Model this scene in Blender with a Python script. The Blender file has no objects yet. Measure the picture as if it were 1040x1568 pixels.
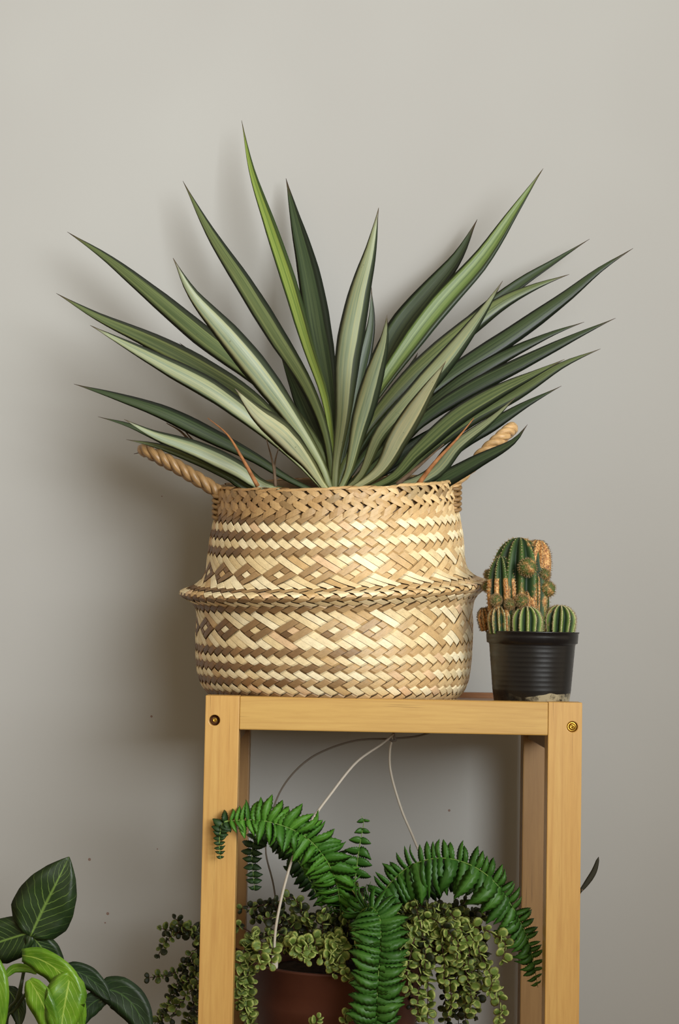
import bpy, bmesh, math, random
from mathutils import Vector, Matrix
from math import sin, cos, pi, radians as R

S = bpy.context.scene
COL = S.collection
rng = random.Random(7)

# ------------------------------------------------------------------ camera
F_PX = 2750.0; CAM = Vector((0.0, -2.2, 0.883)); PITCH = R(3.75); ROLL = R(1.1)
CM = (Matrix.Rotation(pi/2 + PITCH, 3, 'X') @ Matrix.Rotation(ROLL, 3, 'Z'))
cd = bpy.data.cameras.new('camera'); cam = bpy.data.objects.new('camera', cd); COL.objects.link(cam)
cam.matrix_world = Matrix.Translation(CAM) @ CM.to_4x4()
cd.sensor_fit = 'HORIZONTAL'; cd.sensor_width = 36.0; cd.lens = F_PX/1040*36
cd.clip_start = 0.05
S.camera = cam

# ------------------------------------------------------------------ world, lights, exposure
w = bpy.data.worlds.new('world'); S.world = w; w.use_nodes = True
bg = w.node_tree.nodes['Background']; bg.inputs[0].default_value = (1.0, 0.80, 0.53, 1); bg.inputs[1].default_value = 0.50
def area(name, loc, target, sx, sy, power, col, spread=pi):
    l = bpy.data.lights.new(name, 'AREA'); l.shape = 'RECTANGLE'; l.size = sx; l.size_y = sy
    l.energy = power; l.color = col; l.spread = spread
    o = bpy.data.objects.new(name, l); COL.objects.link(o); o.location = loc
    o.rotation_euler = (Vector(target)-Vector(loc)).to_track_quat('-Z', 'Y').to_euler()
area('window_light', (1.5, -3.0, 1.9), (-0.62, 0.37, 1.70), 2.2, 1.9, 30, (0.96, 1.0, 1.01), R(62))
S.view_settings.view_transform = 'Standard'; S.view_settings.look = 'None'
S.view_settings.gamma = 1.0; S.view_settings.use_curve_mapping = False
S.view_settings.exposure = 0.0

# ------------------------------------------------------------------ helpers
def P(px, py, Y):
    """point at depth Y that the camera sees at pixel px,py"""
    d = CM @ Vector(((px-520)/F_PX, -(py-784)/F_PX, -1.0))
    return CAM + d*((Y-CAM.y)/d.y)
def S_(Y): return (Y-CAM.y)/F_PX      # metres per pixel at depth Y

WL = {}                               # world location of each parent
def root(name, loc, label, cat, group=None):
    o = bpy.data.objects.new(name, None); COL.objects.link(o); o.location = loc
    o.empty_display_size = 0.02
    WL[o.name] = Vector(loc); o['label'] = label; o['category'] = cat
    if group: o['group'] = group
    return o
def link(name, me, parent=None, loc=Vector((0,0,0)), kind=None, label=None, M=None):
    o = bpy.data.objects.new(name, me); COL.objects.link(o)
    pl = WL[parent.name] if parent else Vector((0,0,0))
    if M is not None:
        o.matrix_local = Matrix.Translation(-pl) @ M
        WL[o.name] = M.to_translation()
    else:
        o.location = Vector(loc)-pl; WL[o.name] = Vector(loc)
    if parent: o.parent = parent
    if kind: o['kind'] = kind
    if label: o['label'] = label
    return o
def mk(name, verts, faces, mat, parent=None, uvs=None, cols=None, smooth=True, kind=None, label=None, recalc=False):
    verts = [Vector(v) for v in verts]
    mn = Vector((min(v.x for v in verts), min(v.y for v in verts), min(v.z for v in verts)))
    mx = Vector((max(v.x for v in verts), max(v.y for v in verts), max(v.z for v in verts)))
    og = Vector(((mn.x+mx.x)/2, (mn.y+mx.y)/2, mn.z))
    me = bpy.data.meshes.new(name)
    me.from_pydata([v-og for v in verts], [], faces); me.materials.append(mat)
    if uvs:
        ul = me.uv_layers.new(name='UVMap')
        for l in me.loops: ul.data[l.index].uv = uvs[l.vertex_index]
    if cols:
        ca = me.color_attributes.new('Col', 'FLOAT_COLOR', 'POINT')
        for k, c in enumerate(cols): ca.data[k].color = (c[0], c[1], c[2], 1)
    if recalc:
        bm = bmesh.new(); bm.from_mesh(me); bmesh.ops.recalc_face_normals(bm, faces=bm.faces); bm.to_mesh(me); bm.free()
    if smooth: me.polygons.foreach_set('use_smooth', [True]*len(me.polygons))
    return link(name, me, parent, og, kind, label)
class Acc:
    def __init__(s): s.v=[]; s.f=[]; s.u=[]; s.c=[]
    def add(s, v, f, u=None, c=None):
        b = len(s.v); s.v += list(v); s.f += [tuple(i+b for i in q) for q in f]
        if u: s.u += list(u)
        if c is not None: s.c += (list(c) if isinstance(c, list) else [c]*len(v))
    def build(s, name, mat, parent=None, **k):
        return mk(name, s.v, s.f, mat, parent, uvs=s.u or None, cols=s.c or None, **k)

def catmull(pts, n):
    pts = [Vector(p) for p in pts]
    q = [pts[0]*2-pts[1]] + pts + [pts[-1]*2-pts[-2]]
    L = [0.0]
    for a, b in zip(pts, pts[1:]): L.append(L[-1]+(b-a).length)
    out = []
    for k in range(n):
        s = L[-1]*k/(n-1); i = 0
        while i < len(pts)-2 and L[i+1] < s: i += 1
        t = (s-L[i])/max(1e-9, L[i+1]-L[i]); t = min(1, max(0, t))
        a, b, c, d = q[i], q[i+1], q[i+2], q[i+3]
        out.append(0.5*((2*b)+(c-a)*t+(2*a-5*b+4*c-d)*t*t+(3*b-a-3*c+d)*t**3))
    return out
def lerp_list(L, t):
    for (a, x), (b, y) in zip(L, L[1:]):
        if t <= b: return x+(y-x)*(t-a)/(b-a)
    return L[-1][1]
def tangents(p):
    return [((p[min(i+1, len(p)-1)]-p[max(i-1, 0)]).normalized()) for i in range(len(p))]
def tube(pts, rad, n=8, seg=None, cap=True):
    p = catmull(pts, seg) if seg else [Vector(a) for a in pts]
    T = tangents(p); ref = Vector((0, 0, 1)) if abs(T[0].z) < .9 else Vector((1, 0, 0))
    v = []; f = []; u = []
    nrm = T[0].cross(ref).normalized()
    for i, (a, t) in enumerate(zip(p, T)):
        nrm = (nrm - t*nrm.dot(t)).normalized(); b = t.cross(nrm)
        r = rad(i/(len(p)-1)) if callable(rad) else rad
        for k in range(n):
            an = 2*pi*k/n; v.append(a+(nrm*cos(an)+b*sin(an))*r); u.append((k/n, i/(len(p)-1)))
    for i in range(len(p)-1):
        for k in range(n):
            f.append((i*n+k, i*n+(k+1) % n, (i+1)*n+(k+1) % n, (i+1)*n+k))
    if cap:
        f.append(tuple(range(n-1, -1, -1))); f.append(tuple(range((len(p)-1)*n, len(p)*n)))
    return v, f, u
def blade(pts, wid, n=18, face=Vector((0, -1, 0)), roll=0.0, fold=0.18, thick=0.0012, wave=0.0, twist=0.0, ph=0.0):
    """leaf: closed thin body along a curve; wid(t) half width in metres"""
    p = catmull(pts, n); T = tangents(p)
    xs = [-1, -.55, 0, .55, 1]
    v = []; f = []; u = []; m = 8
    for i, (a, t) in enumerate(zip(p, T)):
        k = i/(n-1); nn = (face - t*face.dot(t)).normalized()
        nn = Matrix.Rotation(roll+twist*k, 3, t) @ nn; s = t.cross(nn).normalized()
        hw = max(wid(k), 0.0002); th = min(thick, hw*.6)
        for x in xs:
            z = fold*hw*(1-abs(x)) + wave*sin(k*17+ph+x*1.3)*hw*abs(x)
            v.append(a+s*x*hw+nn*z); u.append((x*.5+.5, k))
        for x in (.55, 0, -.55):
            z = fold*hw*(1-abs(x)) + wave*sin(k*17+ph+x*1.3)*hw*abs(x) - th
            v.append(a+s*x*hw+nn*z); u.append((x*.5+.5, k))
    for i in range(n-1):
        for k in range(m):
            f.append((i*m+k, i*m+(k+1) % m, (i+1)*m+(k+1) % m, (i+1)*m+k))
    f.append(tuple(range(m-1, -1, -1))); f.append(tuple(range((n-1)*m, n*m)))
    return v, f, u
def lathe(prof, n=48, c=(0, 0, 0), closed=False, mod=None):
    v = []; f = []; u = []
    for i, (r, z) in enumerate(prof):
        for k in range(n):
            a = 2*pi*k/n; rr = r*(mod(a, z) if mod else 1)
            v.append(Vector((c[0]+rr*cos(a), c[1]+rr*sin(a), c[2]+z))); u.append((k/n, i/len(prof)))
    m = len(prof)
    for i in range(m-1 if not closed else m):
        j = (i+1) % m
        for k in range(n):
            f.append((i*n+k, i*n+(k+1) % n, j*n+(k+1) % n, j*n+k))
    if not closed:
        f.append(tuple(range(n-1, -1, -1))); f.append(tuple(range((m-1)*n, m*n)))
    return v, f, u
def boxvf(a, b):
    x0, y0, z0 = a; x1, y1, z1 = b
    v = [Vector(q) for q in ((x0,y0,z0),(x1,y0,z0),(x1,y1,z0),(x0,y1,z0),(x0,y0,z1),(x1,y0,z1),(x1,y1,z1),(x0,y1,z1))]
    return v, [(3,2,1,0),(4,5,6,7),(0,1,5,4),(1,2,6,5),(2,3,7,6),(3,0,4,7)]

# ------------------------------------------------------------------ materials
class NT:
    def __init__(s, name):
        s.m = bpy.data.materials.new(name); s.m.use_nodes = True; s.t = s.m.node_tree; s.n = s.t.nodes
        s.b = s.n['Principled BSDF']
    def N(s, typ, **k):
        o = s.n.new(typ)
        for a, b in k.items():
            if a.startswith('_'): setattr(o, a[1:], b)
            else: o.inputs[a.replace('_', ' ')].default_value = b
        return o
    def L(s, a, b): s.t.links.new(a, b)
    def coord(s, out='Object', scale=(1, 1, 1), rot=(0, 0, 0)):
        t = s.N('ShaderNodeTexCoord'); m = s.N('ShaderNodeMapping'); m.inputs['Scale'].default_value = scale; m.inputs['Rotation'].default_value = rot
        s.L(t.outputs[out], m.inputs[0]); return m.outputs[0]
    def noise(s, vec, scale, detail=4, rough=.55, dist=0):
        o = s.N('ShaderNodeTexNoise'); o.inputs['Scale'].default_value = scale; o.inputs['Detail'].default_value = detail
        o.inputs['Roughness'].default_value = rough; o.inputs['Distortion'].default_value = dist
        s.L(vec, o.inputs['Vector']); return o.outputs[0]
    def ramp(s, fac, stops, interp='LINEAR'):
        o = s.N('ShaderNodeValToRGB'); e = o.color_ramp; e.interpolation = interp
        while len(e.elements) < len(stops): e.elements.new(.5)
        for q, (p, c) in zip(e.elements, stops): q.position = p; q.color = (c[0], c[1], c[2], 1) if not isinstance(c, (int, float)) else (c, c, c, 1)
        s.L(fac, o.inputs[0]); return o.outputs[0]
    def mix(s, fac, a, b, mode='MIX'):
        o = s.N('ShaderNodeMix', _data_type='RGBA', _blend_type=mode)
        for q, i in ((fac, 0), (a, 6), (b, 7)):
            if isinstance(q, (int, float)): o.inputs[i].default_value = q
            elif isinstance(q, (tuple, list)): o.inputs[i].default_value = (*q[:3], 1)
            else: s.L(q, o.inputs[i])
        return o.outputs[2]
    def math(s, op, a, b=None):
        o = s.N('ShaderNodeMath', _operation=op)
        for q, i in ((a, 0), (b, 1)):
            if q is None: continue
            if isinstance(q, (int, float)): o.inputs[i].default_value = q
            else: s.L(q, o.inputs[i])
        return o.outputs[0]
    def bump(s, h, strength, dist=0.001):
        o = s.N('ShaderNodeBump'); o.inputs['Strength'].default_value = strength; o.inputs['Distance'].default_value = dist
        s.L(h, o.inputs['Height']); s.L(o.outputs[0], s.b.inputs['Normal'])
    def fin(s, col, rough=.6, spec=.5, **k):
        if isinstance(col, (tuple, list)): s.b.inputs['Base Color'].default_value = (*col, 1)
        else: s.L(col, s.b.inputs['Base Color'])
        if isinstance(rough, (int, float)): s.b.inputs['Roughness'].default_value = rough
        else: s.L(rough, s.b.inputs['Roughness'])
        s.b.inputs['Specular IOR Level'].default_value = spec
        for a, b in k.items(): s.b.inputs[a.replace('_', ' ')].default_value = b
        return s.m
def rgb(r, g, b):
    f = lambda c: ((c/255+.055)/1.055)**2.4 if c > 10 else c/255/12.92
    return (f(r), f(g), f(b))

def wall_mat():
    t = NT('painted_plaster'); c = t.coord()
    n = t.noise(c, 1.3, 3); n2 = t.noise(c, 60, 5)
    col = t.ramp(n, [(.35, rgb(166, 165, 162)), (.65, rgb(172, 172, 169))])
    # small scuffs and chips that are on the wall itself
    tc = t.N('ShaderNodeTexCoord'); acc = None
    for (px, py, r) in ((137, 1316, .0022), (165, 1399, .0022), (161, 1413, .0012), (241, 1300, .001), (688, 1241, .0018), (232, 1097, .0016), (248, 760, .001)):
        q = P(px, py, WALL); d = t.N('ShaderNodeVectorMath', _operation='DISTANCE'); t.L(tc.outputs['Object'], d.inputs[0]); d.inputs[1].default_value = q
        m = t.math('LESS_THAN', t.math('ADD', d.outputs['Value'], t.math('MULTIPLY', n2, .0012)), r+.0006)
        acc = m if acc is None else t.math('MAXIMUM', acc, m)
    col = t.mix(t.math('MULTIPLY', acc, .75), col, rgb(120, 85, 70))
    t.bump(n2, .12, .001)
    return t.fin(col, .75, .25)
def wood_mat(name, axis, base, dark, red, seed=0.0):
    t = NT(name)
    sc = {'z': (26, 26, 1.6), 'x': (1.6, 26, 26)}[axis]
    tc = t.N('ShaderNodeTexCoord'); oi = t.N('ShaderNodeObjectInfo'); ad = t.N('ShaderNodeVectorMath', _operation='ADD')
    ad.inputs[1].default_value = (seed, seed*1.7, seed*.6); t.L(tc.outputs['Object'], ad.inputs[0])
    mp = t.N('ShaderNodeMapping'); mp.inputs['Scale'].default_value = sc; t.L(ad.outputs[0], mp.inputs[0])
    big = t.noise(mp.outputs[0], .55, 2, .5, 1.2)
    rings = t.math('SINE', t.math('MULTIPLY', big, 34))
    fine = t.noise(mp.outputs[0], 9, 5, .65)
    mp2 = t.N('ShaderNodeMapping'); mp2.inputs['Scale'].default_value = tuple(q*1.0 if q < 5 else q*3 for q in sc); t.L(ad.outputs[0], mp2.inputs[0])
    fl = t.noise(mp2.outputs[0], 5, 2, .5)
    col = t.ramp(big, [(.25, base), (.75, red)])
    col = t.mix(t.math('MULTIPLY', t.ramp(rings, [(.55, 0), (1, 1)]), .22), col, dark)
    col = t.mix(t.ramp(fine, [(.35, .28), (.6, 0)]), col, dark)
    col = t.mix(t.ramp(fl, [(.26, .6), (.33, 0)]), col, tuple(q*.6 for q in dark))
    t.bump(fine, .12, .0006)
    return t.fin(col, .42, .4, Coat_Weight=.12, Coat_Roughness=.35)
def straw_mat():
    t = NT('dried_seagrass'); a = t.N('ShaderNodeAttribute'); a.attribute_name = 'Col'
    uv = t.coord('UV', (16, 1.6, 1)); n = t.noise(uv, 2.2, 4, .6); c = t.coord(); n2 = t.noise(c, 70, 3)
    col = t.mix(1.0, a.outputs['Color'], t.ramp(n, [(.3, .70), (.5, 1.02), (.75, 1.16)]), 'MULTIPLY')
    col = t.mix(1.0, col, t.ramp(n2, [(.3, .86), (.7, 1.08)]), 'MULTIPLY')
    t.bump(n, .35, .0006)
    return t.fin(col, .40, .5)
def leaf_mat(name, base, alt, stripe, edge, spec=.45, rough=.42, blotch=None, transl=.0):
    """long leaf: lengthwise streaks, thin dark margins, yellower base"""
    t = NT(name); tc = t.N('ShaderNodeTexCoord'); sep = t.N('ShaderNodeSeparateXYZ'); t.L(tc.outputs['UV'], sep.inputs[0])
    u, v = sep.outputs[0], sep.outputs[1]
    oi = t.N('ShaderNodeObjectInfo'); cb = t.N('ShaderNodeCombineXYZ')
    t.L(t.math('ADD', t.math('MULTIPLY', u, 10), t.math('MULTIPLY', oi.outputs['Random'], 60)), cb.inputs[0]); t.L(t.math('MULTIPLY', v, 1.1), cb.inputs[1])
    n = t.noise(cb.outputs[0], 1.0, 5, .65, .3)
    cb2 = t.N('ShaderNodeCombineXYZ'); t.L(t.math('ADD', t.math('MULTIPLY', u, 1.6), t.math('MULTIPLY', oi.outputs['Random'], 40)), cb2.inputs[0]); t.L(t.math('MULTIPLY', v, 2.5), cb2.inputs[1])
    nb = t.noise(cb2.outputs[0], 1.3, 2)
    col = t.ramp(nb, [(.35, base), (.68, alt)])
    col = t.mix(t.ramp(n, [(.42, 0), (.62, .85)]), col, stripe)
    col = t.mix(t.ramp(n, [(.25, .55), (.42, 0)]), col, edge)
    d = t.math('ABSOLUTE', t.math('SUBTRACT', u, .5))
    col = t.mix(t.ramp(d, [(.38, 0), (.43, .95)]), col, edge)
    uw = t.math('ADD', u, t.math('MULTIPLY', t.math('SUBTRACT', nb, .5), .18)); col = t.mix(t.ramp(uw, [(.73, 0), (.76, .92)]), col, edge)
    col = t.mix(t.ramp(v, [(.0, .30), (.45, 0)]), col, tuple(a*b for a, b in zip(stripe, (1.0, 1.02, .5))))
    col = t.mix(t.ramp(v, [(.93, 0), (.985, .85)]), col, rgb(70, 50, 38))
    sp = t.noise(t.coord('Object'), 160, 2); col = t.mix(t.ramp(sp, [(.72, 0), (.76, .45)]), col, rgb(70, 72, 45))
    t.bump(n, .25, .0008)
    return t.fin(col, rough, spec)
def plain_leaf(name, a, b, rough=.4, spec=.5, vein=None, scale=90):
    t = NT(name); c = t.coord('Object'); n = t.noise(c, scale, 3)
    oi = t.N('ShaderNodeObjectInfo')
    col = t.ramp(n, [(.3, a), (.7, b)])
    tc = t.N('ShaderNodeTexCoord'); sep = t.N('ShaderNodeSeparateXYZ'); t.L(tc.outputs['UV'], sep.inputs[0])
    d = t.math('ABSOLUTE', t.math('SUBTRACT', sep.outputs[0], .5))
    col = t.mix(t.ramp(d, [(.0, .5), (.06, 0)]), col, vein or b)
    col = t.mix(t.math('MULTIPLY', oi.outputs['Random'], .75), col, a)
    return t.fin(col, rough, spec)
def veined(name, dark, mid, vein, n, rough=.33):
    t = NT(name); tc = t.N('ShaderNodeTexCoord'); sep = t.N('ShaderNodeSeparateXYZ'); t.L(tc.outputs['UV'], sep.inputs[0])
    u, v = sep.outputs[0], sep.outputs[1]; c = t.coord('Object'); ns = t.noise(c, 28, 4); nd = t.noise(c, 90, 3)
    d = t.math('ABSOLUTE', t.math('SUBTRACT', u, .5))
    w_ = t.math('ADD', t.math('SUBTRACT', t.math('MULTIPLY', v, n), t.math('MULTIPLY', d, n*.75)), t.math('MULTIPLY', ns, 1.6))
    fr = t.math('ABSOLUTE', t.math('SUBTRACT', t.math('FRACT', w_), .5))
    side = t.ramp(t.math('ADD', fr, t.math('MULTIPLY', d, .10)), [(.03, 1), (.10, 0)])
    side = t.math('MULTIPLY', side, t.ramp(ns, [(.38, .25), (.6, 1)]))
    mid_ = t.ramp(t.math('ADD', d, t.math('MULTIPLY', v, .008)), [(.010, 1), (.035, 0)])
    col = t.ramp(ns, [(.35, dark), (.7, mid)])
    col = t.mix(t.math('MULTIPLY', side, .75), col, vein)
    col = t.mix(t.math('MULTIPLY', mid_, .9), col, vein)
    t.bump(t.math('ADD', side, nd), .25, .0012)
    return t.fin(col, rough, .5)

WALL = 0.375
M = {}
M['wall'] = wall_mat()
M['wood_z'] = wood_mat('varnished_pine_upright', 'z', rgb(208, 168, 98), rgb(170, 118, 60), rgb(200, 154, 84))
M['wood_z_shaded'] = wood_mat('varnished_pine_rear_shaded', 'z', rgb(154, 120, 74), rgb(116, 82, 46), rgb(142, 106, 62), 3.1)  # darker copy of the pine: shade behind the front posts painted into the colour
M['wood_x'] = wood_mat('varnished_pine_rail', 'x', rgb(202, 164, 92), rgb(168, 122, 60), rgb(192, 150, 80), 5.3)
M['wood_x_shaded'] = wood_mat('varnished_pine_slat_shaded', 'x', rgb(150, 104, 66), rgb(112, 72, 44), rgb(138, 92, 58), 8.3)  # slats and rear rails darkened, their shade painted into the wood colour
M['straw'] = straw_mat()
t = NT('brass'); M['brass'] = t.fin(rgb(205, 170, 80), .32, .5, Metallic=1.0)
t = NT('dark_hole'); M['hole'] = t.fin(rgb(84, 50, 26), .8, .2)
t = NT('dark_soil'); c = t.coord(); M['soil'] = t.fin(t.ramp(t.noise(c, 120, 5), [(.3, rgb(22, 16, 12)), (.7, rgb(62, 48, 36))]), .95, .1)
t = NT('black_plastic'); c = t.coord(); n = t.noise(c, 40, 4)
sep = t.N('ShaderNodeSeparateXYZ'); tc = t.N('ShaderNodeTexCoord'); t.L(tc.outputs['Object'], sep.inputs[0])
nz = t.noise(c, 55, 5, .7); nx = t.noise(c, 22, 2)
lim = t.math('ADD', t.math('MULTIPLY', nx, .020), .004)
m1 = t.math('LESS_THAN', sep.outputs[2], t.math('SUBTRACT', lim, .0005))
m2 = t.math('MULTIPLY', m1, t.ramp(nz, [(.42, 0), (.56, 1)]))
m2 = t.math('MULTIPLY', m2, t.ramp(t.math('ADD', t.math('MULTIPLY', sep.outputs[0], 12), .5), [(.25, .08), (.55, 1)]))
M['black'] = t.fin(t.mix(m2, rgb(17, 17, 19), rgb(158, 148, 122)), t.ramp(n, [(.3, .26), (.7, .36)]), .5)
t = NT('terracotta_plastic'); c = t.coord(); M['terra'] = t.fin(t.ramp(t.noise(c, 12, 4), [(.3, rgb(72, 38, 28)), (.7, rgb(88, 48, 34))]), .5, .4)
t = NT('wire_white'); M['wire'] = t.fin(rgb(192, 184, 170), .45, .5)
t = NT('wire_dull'); M['wire2'] = t.fin(rgb(112, 104, 94), .5, .4)
# long sword leaves
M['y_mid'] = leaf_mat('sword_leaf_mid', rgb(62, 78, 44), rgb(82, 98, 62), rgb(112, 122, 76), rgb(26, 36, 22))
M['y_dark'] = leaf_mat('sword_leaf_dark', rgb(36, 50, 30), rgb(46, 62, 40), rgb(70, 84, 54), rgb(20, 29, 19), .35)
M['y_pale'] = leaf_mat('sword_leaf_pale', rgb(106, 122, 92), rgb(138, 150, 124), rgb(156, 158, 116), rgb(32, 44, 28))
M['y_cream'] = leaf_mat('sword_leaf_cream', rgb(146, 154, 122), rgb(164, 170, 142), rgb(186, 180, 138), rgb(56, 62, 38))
M['y_green'] = leaf_mat('sword_leaf_green', rgb(74, 96, 44), rgb(92, 114, 60), rgb(126, 142, 84), rgb(26, 40, 20))
M['y_lime'] = leaf_mat('sword_leaf_lime', rgb(82, 108, 38), rgb(104, 128, 54), rgb(138, 152, 72), rgb(40, 58, 24))
t = NT('dry_leaf'); c = t.coord(); M['dry'] = t.fin(t.ramp(t.noise(c, 90, 3), [(.3, rgb(120, 76, 44)), (.7, rgb(176, 122, 78))]), .7, .2)
t = NT('dark_twig'); M['twig_d'] = t.fin(rgb(52, 50, 38), .7, .2)
t = NT('dry_twig'); c = t.coord(); M['twig'] = t.fin(t.ramp(t.noise(c, 90, 3), [(.3, rgb(74, 60, 48)), (.7, rgb(120, 100, 80))]), .8, .2)
M['fern'] = plain_leaf('fern_green', rgb(44, 92, 26), rgb(96, 156, 46), .5, .35, rgb(120, 170, 74))
M['fern_dark'] = plain_leaf('fern_dark_green', rgb(30, 54, 24), rgb(46, 78, 34), .5, .3, rgb(70, 104, 50))
M['fern_mid'] = plain_leaf('fern_mid_green', rgb(40, 82, 26), rgb(76, 126, 42), .45, .35, rgb(90, 138, 60))
t = NT('fern_rachis'); M['rachis'] = t.fin(rgb(110, 140, 66), .5, .3)
t = NT('succulent_stem'); M['stem'] = t.fin(rgb(70, 44, 36), .7, .3)
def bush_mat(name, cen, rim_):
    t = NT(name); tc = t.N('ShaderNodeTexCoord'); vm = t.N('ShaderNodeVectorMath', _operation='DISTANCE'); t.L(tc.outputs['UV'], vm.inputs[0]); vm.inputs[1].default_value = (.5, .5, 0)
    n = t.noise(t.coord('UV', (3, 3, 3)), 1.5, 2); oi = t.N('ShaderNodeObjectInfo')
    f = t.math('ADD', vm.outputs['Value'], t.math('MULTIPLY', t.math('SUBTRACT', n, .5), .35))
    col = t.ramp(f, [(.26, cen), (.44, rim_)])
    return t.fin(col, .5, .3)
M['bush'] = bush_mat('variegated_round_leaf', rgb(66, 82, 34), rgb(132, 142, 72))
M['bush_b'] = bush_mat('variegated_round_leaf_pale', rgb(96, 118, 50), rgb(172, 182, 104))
M['bush_shaded'] = bush_mat('variegated_round_leaf_shaded', rgb(30, 36, 20), rgb(64, 68, 38))  # darkened leaf copy: shade deep in the foliage painted into the colour
M['arrow_dark'] = veined('arrowhead_leaf_dark', rgb(24, 44, 18), rgb(40, 64, 28), rgb(112, 142, 66), 9, .45)
M['arrow_bright'] = veined('arrowhead_leaf_bright', rgb(76, 122, 26), rgb(122, 168, 42), rgb(168, 196, 88), 8)
M['arrow_mid'] = veined('arrowhead_leaf_mid', rgb(20, 40, 18), rgb(30, 56, 24), rgb(62, 92, 44), 6, .5)
t = NT('arrowhead_stalk'); M['stalk'] = t.fin(rgb(52, 64, 34), .5, .4)
def cactus_mat():
    t = NT('cactus_skin'); a = t.N('ShaderNodeAttribute'); a.attribute_name = 'Col'; c = t.coord()
    n = t.noise(c, 130, 4, .65); n2 = t.noise(c, 420, 3)
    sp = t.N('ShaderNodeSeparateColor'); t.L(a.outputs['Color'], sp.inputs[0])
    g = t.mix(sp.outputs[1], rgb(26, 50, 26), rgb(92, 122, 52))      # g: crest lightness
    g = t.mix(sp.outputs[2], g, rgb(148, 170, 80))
    cork = t.ramp(n2, [(.3, rgb(100, 64, 38)), (.5, rgb(184, 128, 74)), (.7, rgb(228, 190, 124))])
    f = t.ramp(t.math('ADD', sp.outputs[0], t.math('MULTIPLY', t.math('SUBTRACT', n, .5), .9)), [(.36, 0), (.66, 1)])
    t.bump(t.math('MULTIPLY', n2, f), .5, .0015)
    return t.fin(t.mix(f, g, cork), .55, .35)
M['cactus'] = cactus_mat()
t = NT('areole_wool'); M['areole'] = t.fin(rgb(206, 200, 158), .9, .1)
t = NT('spines'); M['spine'] = t.fin(rgb(150, 128, 92), .7, .2)
t = NT('spines_brown'); M['spine_b'] = t.fin(rgb(104, 76, 50), .8, .2)
t = NT('floor_wood'); c = t.coord(); M['floor'] = t.fin(t.ramp(t.noise(c, 6, 4), [(.3, rgb(120, 95, 70)), (.7, rgb(145, 118, 90))]), .5, .4)

# ------------------------------------------------------------------ setting
v, f = boxvf((-2.5, WALL, 0), (2.8, WALL+.12, 2.9)); o = mk('wall_back', v, f, M['wall'], smooth=False, kind='structure')
# object coordinates of the wall = world coordinates, so its chips stay where they are
og = o.location.copy(); o.data.transform(Matrix.Translation(og)); o.location = (0, 0, 0)
v, f = boxvf((-2.5, -3.2, -.1), (2.8, WALL+.12, 0)); mk('floor', v, f, M['floor'], smooth=False, kind='structure')
v, f = boxvf((-2.5, WALL-.015, 0), (2.8, WALL, .09)); mk('baseboard_back', v, f, M['wall'], smooth=False, kind='structure')

# ------------------------------------------------------------------ plant stand
TOP = 0.80; PW = .0415; PT = .034; RH = .0405; DEP = .323
pA = P(315, 1063, 0); pB = P(892, 1075, 0)
XL, XR = pA.x, pB.x
stand = root('plant_stand', ((XL+XR)/2, DEP/2, 0), 'square golden pine plant stand holding the basket and cactus on top', 'plant stand')
def bev(o, wd=.0016):
    m = o.modifiers.new('bevel', 'BEVEL'); m.width = wd; m.segments = 2; m.limit_method = 'ANGLE'; m.angle_limit = R(50)
    return o
def post_hole(x0, x1, y0, y1, z1, cx, cz, r, depth, mat, n=24):
    hz0, hz1 = cz-.016, min(z1, cz+.016)
    V = []; Fc = []
    def av(*q): V.append(Vector(q)); return len(V)-1
    b = [av(x0,y0,0), av(x1,y0,0), av(x1,y1,0), av(x0,y1,0)]
    tt = [av(x0,y0,z1), av(x1,y0,z1), av(x1,y1,z1), av(x0,y1,z1)]
    l0, r0 = av(x0,y0,hz0), av(x1,y0,hz0); l1, r1 = av(x0,y0,hz1), av(x1,y0,hz1)
    circ = [av(cx+r*cos(2*pi*k/n), y0, cz+r*sin(2*pi*k/n)) for k in range(n)]
    inn = [av(cx+r*cos(2*pi*k/n), y0+depth, cz+r*sin(2*pi*k/n)) for k in range(n)]
    for k in range(n): Fc.append((circ[k], circ[(k+1) % n], inn[(k+1) % n], inn[k]))
    Fc.append(tuple(inn))
    q = n//4; e = n//8
    # corners of the square at circle indices e, e+q, ...
    cor = [r1, l1, l0, r0]
    for s in range(4):
        a = (e+s*q) % n
        ids = [circ[(a+k) % n] for k in range(q+1)]
        Fc.append(tuple([cor[s]]+ids[:]+[cor[(s+1) % 4]]))
    Fc.append((b[0], b[1], r0, l0)); Fc.append((l1, r1, tt[1], tt[0]))
    Fc.append((b[1], b[2], tt[2], tt[1], r1, r0)); Fc.append((b[3], b[0], l0, l1, tt[0], tt[3]))
    Fc.append((b[2], b[3], tt[3], tt[2])); Fc.append(tuple(b[::-1])); Fc.append(tuple(tt))
    return bev(mk('post', V, Fc, mat, stand, smooth=False, recalc=True), .001)
def bolt(post, cx, cz, r, yy, big):
    v, f, u = lathe([(0.0, 0), (r, 0), (r, .003), (r*.86, .0038), (r*.5, .0038), (r*.46, .0015), (.0, .0015)], 24)
    m = Matrix.Translation((cx, yy, cz)) @ Matrix.Rotation(pi/2, 4, 'X')
    return mk('bolt', [m @ q for q in v], f, M['brass'], post, label='brass bolt head')
lb = P(328.5, 1103, 0); rb_ = P(876.5, 1113, 0)
pl_ = post_hole(XL, XL+PW, 0, PT, TOP, lb.x, lb.z, .0066, .012, M['wood_z'])
pr_ = post_hole(XR-PW, XR, 0, PT, TOP, rb_.x, rb_.z, .0066, .004, M['wood_z'])
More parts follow.
